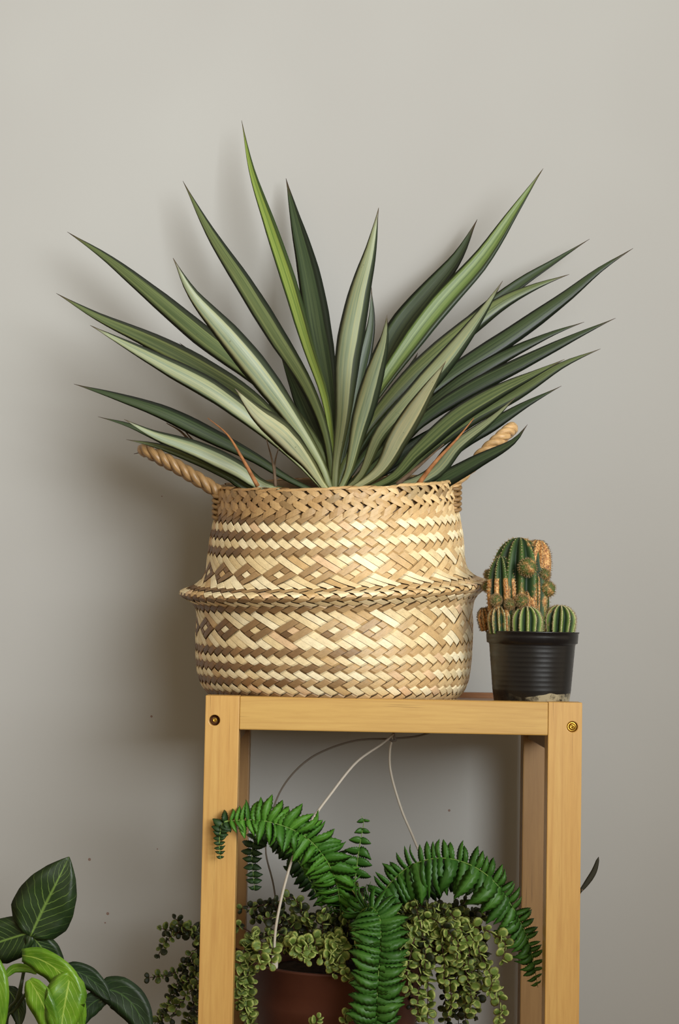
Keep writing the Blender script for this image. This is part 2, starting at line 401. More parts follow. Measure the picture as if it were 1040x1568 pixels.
for cx, cz, pp, d in ((lb.x, lb.z, pl_, .0117), (rb_.x, rb_.z, pr_, .0040)):
    v, f, u = lathe([(.0062, 0), (.0062, .0012), (.0035, .0012), (.0035, 0)], 24, closed=True)
    mm = Matrix.Translation((cx, d, cz)) @ Matrix.Rotation(pi/2, 4, 'X')
    mk('bolt_socket', [mm @ q for q in v], f, M['hole'] if d > .01 else M['brass'], pp)
    bolt(pp, cx, cz, .0028 if d > .01 else .0034, d, 0)
for x in (XL, XR-PW):
    v, f = boxvf((x, DEP-PT, 0), (x+PW, DEP, TOP)); bev(mk('post', v, f, M['wood_z_shaded'], stand, smooth=False))
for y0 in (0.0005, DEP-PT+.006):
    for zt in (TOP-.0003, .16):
        v, f = boxvf((XL+PW, y0, zt-RH), (XR-PW, y0+PT-.008, zt)); bev(mk('rail', v, f, M['wood_x' if y0 < .1 else 'wood_x_shaded'], stand, smooth=False))
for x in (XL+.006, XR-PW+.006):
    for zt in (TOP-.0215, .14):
        v, f = boxvf((x, PT, zt-RH), (x+PW-.012, DEP-PT, zt)); bev(mk('side_rail', v, f, M['wood_z_shaded'], stand, smooth=False))
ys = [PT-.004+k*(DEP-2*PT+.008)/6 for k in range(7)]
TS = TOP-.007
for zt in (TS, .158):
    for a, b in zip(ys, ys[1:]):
        v, f = boxvf((XL+PW-.004, a+.002, zt-.014), (XR-PW+.004, b-.002, zt)); bev(mk('slat', v, f, M['wood_x_shaded'], stand, smooth=False), .0012)

# ------------------------------------------------------------------ woven basket
BX, BY = P(511.5, 1000, .165).x, .165
k_ = S_(BY)
prof_px = [(0, 1072), (120, 1072), (176, 1071.5), (189, 1066), (198, 1055), (204, 1040), (208, 1015), (209, 985), (209, 958), (208, 940), (211, 925), (219, 914), (234.5, 903.5), (235.5, 899.5), (226, 896), (209, 888), (199, 876), (195, 860), (193.5, 842), (191, 822), (187, 800), (182.5, 780), (180, 762), (179, 747), (178, 739)]
TOPR = TOP; TOP = TS; zb = P(511, 1072, BY).z; print('zb', zb, TS)
prof = [(r*k_, TS+(P(511, y, BY).z-P(511, 739, BY).z)*((P(511, 739, BY).z-TS)/(P(511, 739, BY).z-zb))+(P(511, 739, BY).z-TS)) for r, y in prof_px]
ZRIM = prof[-1][1]; HB = ZRIM-TOP
pr = catmull([Vector((a, 0, b)) for a, b in prof[2:]], 240)
AL = [0.0]
for a, b in zip(pr, pr[1:]): AL.append(AL[-1]+(b-a).length)
LT = AL[-1]
def prof_at(s):
    s = max(0, min(LT-1e-6, s)); lo, hi = 0, len(AL)-1
    while hi-lo > 1:
        m = (lo+hi)//2
        if AL[m] <= s: lo = m
        else: hi = m
    t = (s-AL[lo])/(AL[hi]-AL[lo]); p = pr[lo].lerp(pr[hi], t); d = (pr[hi]-pr[lo]).normalized()
    return p.x, p.z, d
def deform(x, y, z):
    h = max(0, (z-TOP)/HB)
    rr = math.hypot(x, y)
    front = -y
    dz = x*.050*min(1, h*2.0) - front*(.02+.105*h)*min(1, h*5)
    # handles hold the rim up at the sides
    wob = .0016*sin(3*math.atan2(y, x)+1.0)*h
    return Vector((BX+x*(1+.004*sin(5*math.atan2(y, x)))+wob, BY+y*.965, z+dz*(1 if h > 0 else 0)))
def surf(th, s, h):
    r, z, d = prof_at(s); nr, nz = d.z, -d.x
    r += nr*h; z += nz*h
    return deform(r*sin(th), -r*cos(th), z)
BRAID = 40*k_
NC = 66; NR = 54; hr = (LT-BRAID)/NR
basket = root('woven_basket', (BX, BY, TOP), 'pale and brown plaited seagrass belly basket with rope handles', 'basket')
# inner skin of the basket
vs = []; fs = []; cs = []
n_ = 96; ss = [LT*i/60 for i in range(61)]
for s in ss:
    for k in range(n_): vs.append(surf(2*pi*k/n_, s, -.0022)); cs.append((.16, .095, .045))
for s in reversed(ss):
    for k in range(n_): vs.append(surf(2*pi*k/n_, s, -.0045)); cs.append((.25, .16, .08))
m_ = len(ss)*2
for i in range(m_-1):
    for k in range(n_): fs.append((i*n_+k, i*n_+(k+1) % n_, (i+1)*n_+(k+1) % n_, (i+1)*n_+k))
fs.append(tuple(range(n_-1, -1, -1))); fs.append(tuple(range((m_-1)*n_, m_*n_)))
mk('basket_lining', vs, fs, M['straw'], basket, uvs=[(.5, .5)]*len(vs), cols=cs)
# base disc standing on the stand
v, f, u = lathe([(.0, .0), (prof[2][0]*.99, .0), (prof[2][0]*1.0, .0015), (prof[2][0]*.96, .003), (0.0, .003)], 64)
mk('basket_base', [Vector((BX+q.x, BY+q.y*.965, TOP+q.z)) for q in v], f, M['straw'], basket, uvs=[(.5, .5)]*len(v), cols=[(.25, .16, .08)]*len(v))

U_ROWS = set([0,1,4,5,8,9,12,13,16,17, 23,24, 27,28, 31,32, 35,36, 42,43, 46,47, 50,51])
def is_light(i, j):
    r = i-j
    if 18 <= r <= 22 or 37 <= r <= 41:
        c0, off = (20, 0) if r < 30 else (39, 3)
        # nearest centre: i+j = 6k+off, i-j = c0
        for kk in (round((i+j-off)/6),):
            sm = 6*kk+off; ci = (sm+c0)/2; cj = (sm-c0)/2
            di, dj = abs(i-ci), abs(j-cj)
            if di < .1 and dj < .1: return True
            if di <= 1.1 and dj <= 1.1: return False
        return True
    return r in U_ROWS
strips = []
def strip(a, along, lo, hi, light):
    """one exposed length of a plaited strand; a = index of strand, lo..hi run along it"""
    nseg = max(4, 2*(hi-lo+1)+1); pts = []; uv = []; wv = .485*rng.uniform(.9, 1.0)
    sk = rng.uniform(-.05, .05); lift = .0008+rng.uniform(0, .0007)
    L = hi-lo+1+.36
    for q in range(nseg+1):
        t = q/nseg; w_ = lo-.5-.18+L*t
        hgt = lift + .0006*min(1, 3.2*min(t, 1-t)) if 0 < t < 1 else -.0018
        for x in (-1, 0, 1):
            o_ = a+x*wv+sk*(t-.5)
            ii, jj = (o_, w_) if along == 'j' else (w_, o_)
            th = (ii+jj)/2*2*pi/NC; s = (ii-jj+.5)*hr
            s = max(.0005, min(NR*hr+.002, s))
            pts.append(surf(th, s, hgt+(.0002 if x == 0 else 0))); uv.append((x*.5+.5, t*L*.5))
    fc = []
    for q in range(nseg):
        for c in (0, 1): fc.append((q*3+c, q*3+c+1, q*3+c+4, q*3+c+3))
    # underside so every strip has thickness
    b0 = len(pts); cen_th = None
    for q in range(nseg+1):
        for x in (0, 2):
            p = pts[q*3+x]; c = Vector((BX, BY, p.z)); pts.append(p+(c-p).normalized()*.0011); uv.append(uv[q*3+x])
    for q in range(nseg):
        fc.append((b0+2*q, b0+2*q+2, q*3+3, q*3)); fc.append((q*3+2, q*3+5, b0+2*q+3, b0+2*q+1))
        fc.append((b0+2*q+1, b0+2*q+3, b0+2*q+2, b0+2*q))
    mid_i = (a, (lo+hi)/2) if along == 'j' else ((lo+hi)/2, a)
    th = (mid_i[0]+mid_i[1])/2*2*pi/NC
    thn = (th+pi) % (2*pi)-pi; row = mid_i[0]-mid_i[1]
    g = rng.random()
    if light:
        base = Vector(rgb(252, 238, 200)).lerp(Vector(rgb(234, 210, 160)), g)
        if rng.random() < .12: base = Vector(rgb(210, 176, 124))
        if rng.random() < .10: base = Vector(rgb(228, 194, 152))
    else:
        # dyed strands browner low down; light from the right painted in as paler tan
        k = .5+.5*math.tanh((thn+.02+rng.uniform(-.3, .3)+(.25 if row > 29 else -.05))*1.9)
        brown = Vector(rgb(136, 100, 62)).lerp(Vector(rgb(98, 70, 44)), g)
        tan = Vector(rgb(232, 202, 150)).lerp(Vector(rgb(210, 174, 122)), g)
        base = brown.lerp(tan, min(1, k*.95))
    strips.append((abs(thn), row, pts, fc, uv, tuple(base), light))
done = set()
for j in range(-NR, NC):          # every cell once, by wrapping the columns
    pass
# walk light strands (i constant, j varies) and brown strands (j constant, i varies)
for a in range(0, NC):
    run = None
    for j in range(a, a-NR-1, -1):          # r = a-j from 0..NR-1
        r = a-j; ok = r < NR and is_light(a, j)
        if ok: run = (j, run[1]) if run else (j, j)
        if (not ok) and run: strip(a, 'j', run[0], run[1], True); run = None
    run = None
    for i in range(a, a+NR+1):
        r = i-a; ok = r < NR and not is_light(i, a)
        if ok: run = (run[0], i) if run else (i, i)
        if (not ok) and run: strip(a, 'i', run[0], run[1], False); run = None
# rim braid: three rows of chunky overlapping pieces with alternate slant
braid = []
s0 = LT-BRAID
nb = 56
for row, (sm, sl) in enumerate(((.10, 1), (.36, -1), (.62, 1), (.86, -1))):
    for q in range(nb):
        th0 = 2*pi*(q+.4*row)/nb+rng.uniform(-.01, .01); dth = .165*rng.uniform(.9, 1.2); ds = BRAID*.40*rng.uniform(.85, 1.15)
        pts = []; uv = []; ns = 6; wS = 6.5*k_*rng.uniform(.85, 1.15); jit = rng.uniform(0, .0010); so = rng.uniform(-.0012, .0012)
        for i in range(ns+1):
            t = i/ns; wt = .55+.45*sin(pi*t)
            h = .0012+.0024*sin(pi*t)+jit-(.0030 if i in (0, ns) else 0)
            for x in (-1, 0, 1):
                th = th0+dth*(t-.5)+x*.006*sl; s = s0+BRAID*sm+so+sl*ds*(.5-t)*-1+x*wS*wt
                pts.append(surf(th, min(s, LT+.0), h+(.0004 if x == 0 else 0)+.0008*x*sl)); uv.append((x*.5+.5, t))
        fc = []
        for i in range(ns):
            for c in (0, 1): fc.append((i*3+c, i*3+c+1, i*3+c+4, i*3+c+3))
        b0 = len(pts)
        for i in range(ns+1):
            for x in (0, 2):
                p = pts[i*3+x]; c = Vector((BX, BY, p.z)); pts.append(p+(c-p).normalized()*.0016); uv.append(uv[i*3+x])
        for i in range(ns):
            fc.append((b0+2*i, b0+2*i+2, i*3+3, i*3)); fc.append((i*3+2, i*3+5, b0+2*i+3, b0+2*i+1))
            fc.append((b0+2*i+1, b0+2*i+3, b0+2*i+2, b0+2*i))
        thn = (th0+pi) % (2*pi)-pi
        kk = .5+.5*math.tanh((thn+.1)*1.6)  # braid painted darker on the left, paler on the lit right
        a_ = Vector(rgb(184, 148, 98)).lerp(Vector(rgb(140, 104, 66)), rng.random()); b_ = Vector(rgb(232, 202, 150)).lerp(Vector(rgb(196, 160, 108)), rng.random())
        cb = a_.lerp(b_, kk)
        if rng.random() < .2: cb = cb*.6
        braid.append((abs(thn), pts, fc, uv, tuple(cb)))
# folded lip over the rim
ac = Acc()
for q in range(74):
    th0 = 2*pi*q/74; lj = rng.uniform(-.001, .0016); pts = []; uv = []; ns = 6
    for i in range(ns+1):
        t = i/ns; an = pi*t-.15
        for x in (-1, 0, 1):
            th = th0+(t-.5)*.12+x*.046; r, z, d = prof_at(LT-.001)
            rr = r+.0005+.0038*cos(an)+rng.uniform(0, .0003); zz = z-.001+.0030*sin(an)+rng.uniform(0, .0004)+lj
            pts.append(deform(rr*sin(th), -rr*cos(th), zz)); uv.append((x*.5+.5, t))
    fc = []
    for i in range(ns):
        for c in (0, 1): fc.append((i*3+c, i*3+c+1, i*3+c+4, i*3+c+3))
    thn = (th0+pi) % (2*pi)-pi; kk = .5+.5*math.tanh((thn+.1)*1.6)  # lip colour carries the same painted left-to-right light
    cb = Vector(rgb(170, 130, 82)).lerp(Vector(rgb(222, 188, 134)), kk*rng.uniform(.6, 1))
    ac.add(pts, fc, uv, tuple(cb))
ac.build('rim_lip', M['straw'], basket, kind='stuff')
braid.sort(key=lambda q: q[0])
ac = Acc()
for k, (d, pts, fc, uv, c) in enumerate(braid):
    if k < 90: mk('braid_strand', pts, fc, M['straw'], basket, uvs=uv, cols=[c]*len(pts), smooth=False)
    else: ac.add(pts, fc, uv, c)
ac.build('rim_braid', M['straw'], basket, kind='stuff', smooth=False)
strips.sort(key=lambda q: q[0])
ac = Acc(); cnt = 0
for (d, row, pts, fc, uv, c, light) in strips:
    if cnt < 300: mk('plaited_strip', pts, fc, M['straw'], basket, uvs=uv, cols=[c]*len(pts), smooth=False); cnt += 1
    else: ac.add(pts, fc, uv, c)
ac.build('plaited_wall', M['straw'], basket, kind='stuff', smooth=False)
# rope handles: loops standing out sideways from the rim
def handle(tip_px, sgn):
    tip = P(*tip_px, BY); rz = ZRIM-.016+sgn*.05*.16
    xr = BX+sgn*.148
    mk_pts = []
    for yy, t in ((-1, 0), (-1, .45), (-.9, .8), (-.5, .97), (0, 1.0), (.5, .97), (.9, .8), (1, .45), (1, 0)):
        x = xr+(tip.x-xr)*t; z = rz+(tip.z-rz)*t+.004*sin(pi*t)
        mk_pts.append(Vector((x, BY+yy*.034, z)))
    mk_pts = [mk_pts[0]+Vector((sgn*.003, 0, -.030))]+mk_pts+[mk_pts[-1]+Vector((sgn*.003, 0, -.030))]
    c = catmull(mk_pts, 150); T = tangents(c); ac = Acc()
    for st in range(3):
        ph = 2*pi*st/3; pts = []
        for i, (p, t) in enumerate(zip(c, T)):
            n1 = t.cross(Vector((0, .3, 1))).normalized(); n2 = t.cross(n1)
            a = ph+i*.34; pts.append(p+n1*cos(a)*.0044+n2*sin(a)*.0044)
        v, f, u = tube(pts, .0046, 7)
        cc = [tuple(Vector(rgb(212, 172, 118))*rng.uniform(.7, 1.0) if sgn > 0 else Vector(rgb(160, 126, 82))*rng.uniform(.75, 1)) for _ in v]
        ac.add(v, f, u, cc)
    ac.build('handle', M['straw'], basket)
    # lashing that ties the loop to the rim
    for yy in (-1, 1):
        ac = Acc()
        for q in range(5):
            b = Vector((xr+sgn*.004, BY+yy*.034, rz-.026+q*.007)); pts = []
            for i in range(13):
                a = 2*pi*i/12; pts.append(b+Vector((cos(a)*.0085, sin(a)*.0085, .003*sin(a*1.0))))
            v, f, u = tube(pts, .0028, 6); ac.add(v, f, u, tuple(Vector(rgb(156, 122, 78))*rng.uniform(.7, 1)))
        ac.build('handle_lashing', M['straw'], basket)
handle((221, 689), -1); handle((783, 657), 1)

# ------------------------------------------------------------------ sword-leaved plant in the basket
yucca = root('yucca_plant', (BX, BY, TOP+.02), 'large rosette of stiff sword-shaped green leaves growing in the woven basket', 'potted plant')
v, f, u = lathe([(0, 0), (.03, 0), (.033, .06), (.03, .15), (.018, .215), (0, .22)], 24, (BX, BY, TOP+.028)); mk('trunk', v, f, M['twig'], yucca)
v, f, u = lathe([(0, 0), (.135, 0), (.138, .02), (.0, .024)], 48, (BX, BY, TOP+.006)); mk('soil', v, f, M['soil'], yucca, kind='stuff')
WP = [(0, .26), (.15, .33), (.3, .60), (.45, .92), (.56, 1), (.68, .88), (.8, .60), (.9, .30), (.96, .11), (1, .015)]
WP2 = [(0, .5), (.3, .7), (.55, .95), (.66, 1), (.8, .78), (.9, .45), (.96, .18), (1, .02)]
def yl(tip, via, full, mat, tipY, baseY=.165, roll=0, fold=.22, prof_=WP, base=(512, 765), name='leaf', label=None, twist=0):
    """tip/via in photo pixels listed tip -> base; full = widest in pixels"""
    px = [base]+list(reversed(via))+[tip]
    px = [px[0]]+[(a+rng.uniform(-2.2, 2.2), b+rng.uniform(-2.2, 2.2)) for a, b in px[1:-1]]+[px[-1]]
    L = [0]
    for a, b in zip(px, px[1:]): L.append(L[-1]+math.hypot(a[0]-b[0], a[1]-b[1]))
    pts = []
    for q, l in zip(px, L):
        t = l/L[-1]; Y = baseY+(tipY-baseY)*(t**1.15)
        pts.append(P(q[0], q[1], Y))
    hw = full*.455*S_((tipY+baseY)/2)/cos(roll)
    v, f, u = blade(pts, lambda t: hw*lerp_list(prof_, t), 30, roll=roll, fold=fold*1.5, thick=.0016, wave=.05, ph=rng.uniform(0, 6), twist=twist)
    return mk(name, v, f, M[mat], yucca, uvs=u, label=label)
D = R(22)
YL = [
 # rear leaves, upper faces
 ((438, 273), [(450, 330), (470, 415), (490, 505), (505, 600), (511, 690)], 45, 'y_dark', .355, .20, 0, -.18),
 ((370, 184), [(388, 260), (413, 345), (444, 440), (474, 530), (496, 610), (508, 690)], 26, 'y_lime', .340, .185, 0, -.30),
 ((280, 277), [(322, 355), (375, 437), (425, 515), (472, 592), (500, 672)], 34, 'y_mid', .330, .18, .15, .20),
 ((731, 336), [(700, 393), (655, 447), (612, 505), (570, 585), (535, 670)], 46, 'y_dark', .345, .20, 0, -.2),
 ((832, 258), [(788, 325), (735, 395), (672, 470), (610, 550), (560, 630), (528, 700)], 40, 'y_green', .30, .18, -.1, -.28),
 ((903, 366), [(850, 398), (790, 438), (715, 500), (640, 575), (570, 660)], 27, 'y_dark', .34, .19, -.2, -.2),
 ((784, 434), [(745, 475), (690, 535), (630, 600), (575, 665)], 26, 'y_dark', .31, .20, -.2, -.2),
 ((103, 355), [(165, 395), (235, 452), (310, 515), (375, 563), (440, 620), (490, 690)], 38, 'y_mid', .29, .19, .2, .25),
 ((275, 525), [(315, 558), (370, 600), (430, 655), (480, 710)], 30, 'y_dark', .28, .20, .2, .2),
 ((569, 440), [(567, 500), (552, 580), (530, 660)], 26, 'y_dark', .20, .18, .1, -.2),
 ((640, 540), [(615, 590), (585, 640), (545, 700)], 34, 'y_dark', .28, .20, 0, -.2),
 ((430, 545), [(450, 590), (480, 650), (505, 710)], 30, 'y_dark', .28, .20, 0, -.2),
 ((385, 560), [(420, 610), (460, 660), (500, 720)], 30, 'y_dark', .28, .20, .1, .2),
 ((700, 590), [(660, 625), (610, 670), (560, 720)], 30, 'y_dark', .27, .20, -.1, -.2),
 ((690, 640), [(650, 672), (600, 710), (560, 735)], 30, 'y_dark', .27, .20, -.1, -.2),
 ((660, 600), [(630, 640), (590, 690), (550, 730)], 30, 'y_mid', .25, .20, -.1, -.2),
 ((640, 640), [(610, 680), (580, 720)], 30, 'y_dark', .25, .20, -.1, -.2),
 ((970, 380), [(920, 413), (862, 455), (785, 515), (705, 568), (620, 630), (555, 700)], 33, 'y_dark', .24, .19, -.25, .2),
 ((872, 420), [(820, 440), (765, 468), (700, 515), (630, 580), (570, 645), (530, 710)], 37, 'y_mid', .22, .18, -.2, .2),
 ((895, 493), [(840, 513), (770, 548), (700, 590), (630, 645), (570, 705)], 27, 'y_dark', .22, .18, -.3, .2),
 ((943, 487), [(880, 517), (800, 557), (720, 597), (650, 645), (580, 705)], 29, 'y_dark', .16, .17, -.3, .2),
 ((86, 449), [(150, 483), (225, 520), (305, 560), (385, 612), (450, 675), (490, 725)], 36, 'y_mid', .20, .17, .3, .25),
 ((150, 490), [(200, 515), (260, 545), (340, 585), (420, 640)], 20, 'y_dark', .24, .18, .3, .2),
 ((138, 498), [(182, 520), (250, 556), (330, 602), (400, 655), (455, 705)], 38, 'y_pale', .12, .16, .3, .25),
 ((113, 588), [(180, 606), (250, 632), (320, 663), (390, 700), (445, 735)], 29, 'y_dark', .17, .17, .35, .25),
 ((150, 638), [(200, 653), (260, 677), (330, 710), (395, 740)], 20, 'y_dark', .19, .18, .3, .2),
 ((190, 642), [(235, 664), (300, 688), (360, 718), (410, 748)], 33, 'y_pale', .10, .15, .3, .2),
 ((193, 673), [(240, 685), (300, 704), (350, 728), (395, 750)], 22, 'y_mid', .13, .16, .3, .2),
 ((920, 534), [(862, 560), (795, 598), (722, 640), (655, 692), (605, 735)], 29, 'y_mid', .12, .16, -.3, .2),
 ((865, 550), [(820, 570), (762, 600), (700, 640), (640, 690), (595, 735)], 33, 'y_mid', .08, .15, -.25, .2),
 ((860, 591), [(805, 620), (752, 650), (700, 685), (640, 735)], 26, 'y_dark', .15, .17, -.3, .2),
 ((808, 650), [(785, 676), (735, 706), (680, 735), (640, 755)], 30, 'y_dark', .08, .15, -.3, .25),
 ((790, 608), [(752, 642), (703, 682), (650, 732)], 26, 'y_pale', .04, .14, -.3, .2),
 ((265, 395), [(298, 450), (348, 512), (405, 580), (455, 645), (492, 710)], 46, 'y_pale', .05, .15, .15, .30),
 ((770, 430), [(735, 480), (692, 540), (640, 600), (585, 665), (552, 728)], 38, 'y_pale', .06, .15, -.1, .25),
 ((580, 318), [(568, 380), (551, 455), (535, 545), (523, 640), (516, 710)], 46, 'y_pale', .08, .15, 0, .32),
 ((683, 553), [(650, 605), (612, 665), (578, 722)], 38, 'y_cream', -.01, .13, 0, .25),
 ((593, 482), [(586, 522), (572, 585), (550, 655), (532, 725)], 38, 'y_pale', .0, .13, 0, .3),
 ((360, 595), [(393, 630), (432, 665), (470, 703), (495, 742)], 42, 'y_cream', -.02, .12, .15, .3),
]
for k, q in enumerate(YL):
    yl(*q[:4], tipY=q[4], baseY=q[5], roll=q[6], fold=q[7])
# withered leaves and thin dry strands between the green ones
def strand(pts, r, mat, name, par, r2=.25):
    v, f, u = tube([P(*p) for p in pts], lambda t: r*(1-(1-r2)*t), 7, seg=14); return mk(name, v, f, M[mat], par)
for pts, wpx, mat in (([(395, 745, .08), (370, 700, .07), (348, 665, .07), (318, 640, .07)], 7, 'dry'), ([(640, 742, .06), (668, 706, .05), (700, 672, .05), (726, 640, .05)], 8, 'dry'),
                      ([(608, 742, .09), (640, 715, .09), (680, 680, .09)], 8, 'twig')):
    hw = wpx*.5*S_(.07); v, f, u = blade([P(*p) for p in pts], lambda t: hw*(1-.85*t), 14, fold=.6, thick=.002); mk('withered_leaf', v, f, M[mat], yucca, label='dry brown withered leaf')
for pts in ([(422, 745, .1), (418, 710, .1), (408, 672, .1)], [(422, 745, .11), (421, 710, .11), (427, 685, .11)], [(293, 678, .2), (276, 660, .2), (255, 648, .2)], [(310, 690, .2), (290, 668, .2), (280, 655, .2)], [(722, 625, .2), (721, 612, .2), (721, 602, .2)], [(640, 700, .15), (665, 690, .15), (705, 660, .15)]):
    strand(pts, .0022, 'twig', 'dry_strand', yucca)
strand([(226, 697, .17), (218, 693, .17), (205, 695, .17)], .0014, 'twig', 'dry_strand', yucca)

# ------------------------------------------------------------------ cactus and its black pot
CY = .068; kc = S_(CY); cc_ = P(814, 1069, CY); CXp = cc_.x
def cz(py): return P(814, py, CY).z
cpot = root('plant_pot', (CXp, CY, TOP), 'small round black plastic nursery pot standing beside the woven basket', 'plant pot')
H = cz(967)-TOP
outer = [(55, 0), (56.5, .002), (59, .15), (62, .42), (64.6, .70), (65.6, .80), (66.2, .835), (69.2, .845), (70, .93), (70.2, .975), (71.5, .985), (71.5, 1.0), (67.5, 1.0), (66.5, .98), (62, .80), (54, .05), (0, .05)]
prf = [(0, 0)]+[(a*kc, (b*H if b > .003 or b == 0 else b)) for a, b in outer]
pp2 = []
for a, b in zip(prf, prf[1:]):
    pp2.append(a)
prf2 = prf[:3]
for k in range(10):                      # faint hoops moulded in the wall
    t = k/9; z = H*(.20+.58*t); r = (59.6+(65.0-59.6)*t)*kc
    prf2 += [(r-.0000, z), (r+.00016, z+.0007), (r+.00022, z+.0014), (r+.0032*.09, z+.0030)]
prf2 += prf[7:]
v, f, u = lathe(prf2, 64, (CXp, CY, TOP)); po = mk('pot_shell', v, f, M['black'], cpot)
v, f, u = lathe([(0, .0), (63*kc, .0), (64*kc, .003), (30*kc, .005), (0, .005)], 40, (CXp, CY, TOP+H*.90)); mk('soil', v, f, M['soil'], cpot, kind='stuff')

cactus = root('cactus', (CXp, CY, TOP+H*.93), 'ribbed green cactus with corky brown patches and offsets in the black pot', 'cactus')
def ribbed(name, px, py_top, py_bot, rpx, nrib, Y, cork, tilt=0, depth=.16, parent=cactus, pale=.0, spine='spine', splen=.0028, shape=None, label=None):
    k = S_(Y); bot = P(px, py_bot, Y); H_ = (py_bot-py_top)*k; n = nrib*8; m = 26
    R0 = rpx*k; v = []; f = []; cs = []
    sh = shape or (lambda t: (max(0, 1-(max(0, t-.45)/.55)**2.3))**.5*(.90+.10*sin(min(1, t*1.6)*pi/2)) if t > 0 else .86)
    Rm = Matrix.Rotation(tilt, 3, 'Y'); crest = []
    for i in range(m+1):
        t = i/m; t = 1-(1-t)**1.35
        r = R0*max(.02, sh(min(t, .9995)))
        for q in range(n):
            a = 2*pi*q/n; c = abs(cos(a*nrib/2)); rb = 1-depth*1.35+depth*1.35*(c**1.1)
            wob = 1+.02*sin(a*3+t*7)
            p = Vector((r*rb*wob*cos(a), r*rb*wob*sin(a), H_*t)); v.append(bot+Rm @ p)
            cv = cork(t, a) if cork else 0
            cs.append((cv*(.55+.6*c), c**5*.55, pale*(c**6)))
            if q % 8 == 0 and 0 < i < m: crest.append((bot+Rm @ p, (Rm @ Vector((cos(a), sin(a), .5*t))).normalized(), t))
    for i in range(m):
        for q in range(n): f.append((i*n+q, i*n+(q+1) % n, (i+1)*n+(q+1) % n, (i+1)*n+q))
    f.append(tuple(range(n-1, -1, -1))); f.append(tuple(range(m*n, (m+1)*n)))
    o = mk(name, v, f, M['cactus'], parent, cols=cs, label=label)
    ac = Acc(); bs = Acc()
    for p, d, t in crest:
        bm_ = .0009 if pale else .0007; ax = d.cross(Vector((.1, .3, 1))).normalized()*bm_; ay = d.cross(ax).normalized()*bm_; bs.add([p+ax, p+ay, p-ax, p-ay, p+d*bm_*1.3], [(0, 1, 4), (1, 2, 4), (2, 3, 4), (3, 0, 4)])
        for s in range(5):
            dd = (d+Vector((rng.uniform(-.9, .9), rng.uniform(-.9, .9), rng.uniform(-.8, .8)))).normalized()
            sd = dd.cross(Vector((.3, .2, 1))).normalized()*.00028; s2 = dd.cross(sd).normalized()*.00028; L = splen*rng.uniform(.6, 1.3)
            ac.add([p+sd-dd*.0004, p-sd*.5+s2-dd*.0004, p-sd*.5-s2-dd*.0004, p+dd*L], [(0, 1, 3), (1, 2, 3), (2, 0, 3)])
    ac.build('spines', M[spine], o, kind='stuff', smooth=False)
    bs.build('areoles', M['areole'], o, kind='stuff')
    return o
def ck_main(t, a):
    x = cos(a); s = 0
    if x > .35: s += .55*max(0, (t-.62)/.38)
    if .12 < t < .58: s += .55*max(0, sin((t-.12)/.46*pi))*(.55+.45*sin(a*12+1))+(.12 if abs(cos(a*6)) > .6 else -.1)
    return s
ribbed('main_stem', 792, 823, 972, 43.5, 12, CY+.004, ck_main, R(1), .2, shape=lambda t: (max(0, 1-(max(0, t-.55)/.45)**2.5))**.5*(1.0+.05*sin(t*6)))
ribbed('branch', 816, 826, 905, 24, 10, CY+.004, lambda t, a: .95, R(6), .16, spine='spine_b', label='corky brown side lobe')
ribbed('branch', 822, 862, 968, 19, 8, CY-.003, lambda t, a: .45+.2*sin(a*8), R(0), .25, label='green side lobe scarred with orange cork')
ribbed('branch', 772, 852, 968, 25, 9, CY-.012, lambda t, a: .62 if t < .72 and abs(cos(a*4.5)) > .5 else .2, R(-3), .28, label='green lobe with orange corky ridges')
ribbed('offset', 807, 905, 966, 16, 8, CY-.020, lambda t, a: .75, 0, .2, spine='spine_b')
ribbed('offset', 806, 928, 975, 25, 12, CY-.026, None, 0, .22, pale=.9, splen=.0028)
ribbed('offset', 766, 928, 970, 18, 11, CY-.022, lambda t, a: .3+.25*t, R(-4), .2, pale=.4, spine='spine_b')
ribbed('offset', 856, 927, 972, 25, 12, CY-.006, lambda t, a: .1+.3*max(0, -cos(a)), R(3), .22, pale=.7, splen=.0026)
ribbed('offset', 748, 930, 965, 13, 9, CY+.006, lambda t, a: .7, R(-12), .2, spine='spine_b')
def knob(px, py, rp, Y):
    c = P(px, py, Y); k = S_(Y)*rp; bm = bmesh.new(); bmesh.ops.create_icosphere(bm, subdivisions=3, radius=k)
    v = [c+Vector(q.co)*(1+.08*rng.random()) for q in bm.verts]; f = [tuple(x.index for x in q.verts) for q in bm.faces]; nn = [Vector(q.co).normalized() for q in bm.verts]; bm.free()
    o = mk('spiny_bud', v, f, M['cactus'], cactus, cols=[(.25+.35*rng.random(), .3, .1) for _ in v])
    ac = Acc()
    for q, n in zip(v, nn):
        for s in range(3):
            dd = (n+Vector((rng.uniform(-1, 1), rng.uniform(-1, 1), rng.uniform(-1, 1)))*.8).normalized(); sd = dd.cross(Vector((.3, .2, 1))).normalized()*.00026; s2 = dd.cross(sd).normalized()*.00026
            ac.add([q+sd, q-sd*.5+s2, q-sd*.5-s2, q+dd*.003], [(0, 1, 3), (1, 2, 3), (2, 0, 3)])
    ac.build('spines', M['spine'], o, kind='stuff', smooth=False)
knob(808, 869, 13, CY-.034); knob(838, 902, 12, CY-.01); knob(760, 919, 8, CY-.033); knob(747, 898, 8, CY+.0); knob(749, 880, 7, CY+.0); knob(799, 920, 9, CY-.035); knob(834, 880, 8, CY-.012); knob(781, 925, 7, CY-.034)

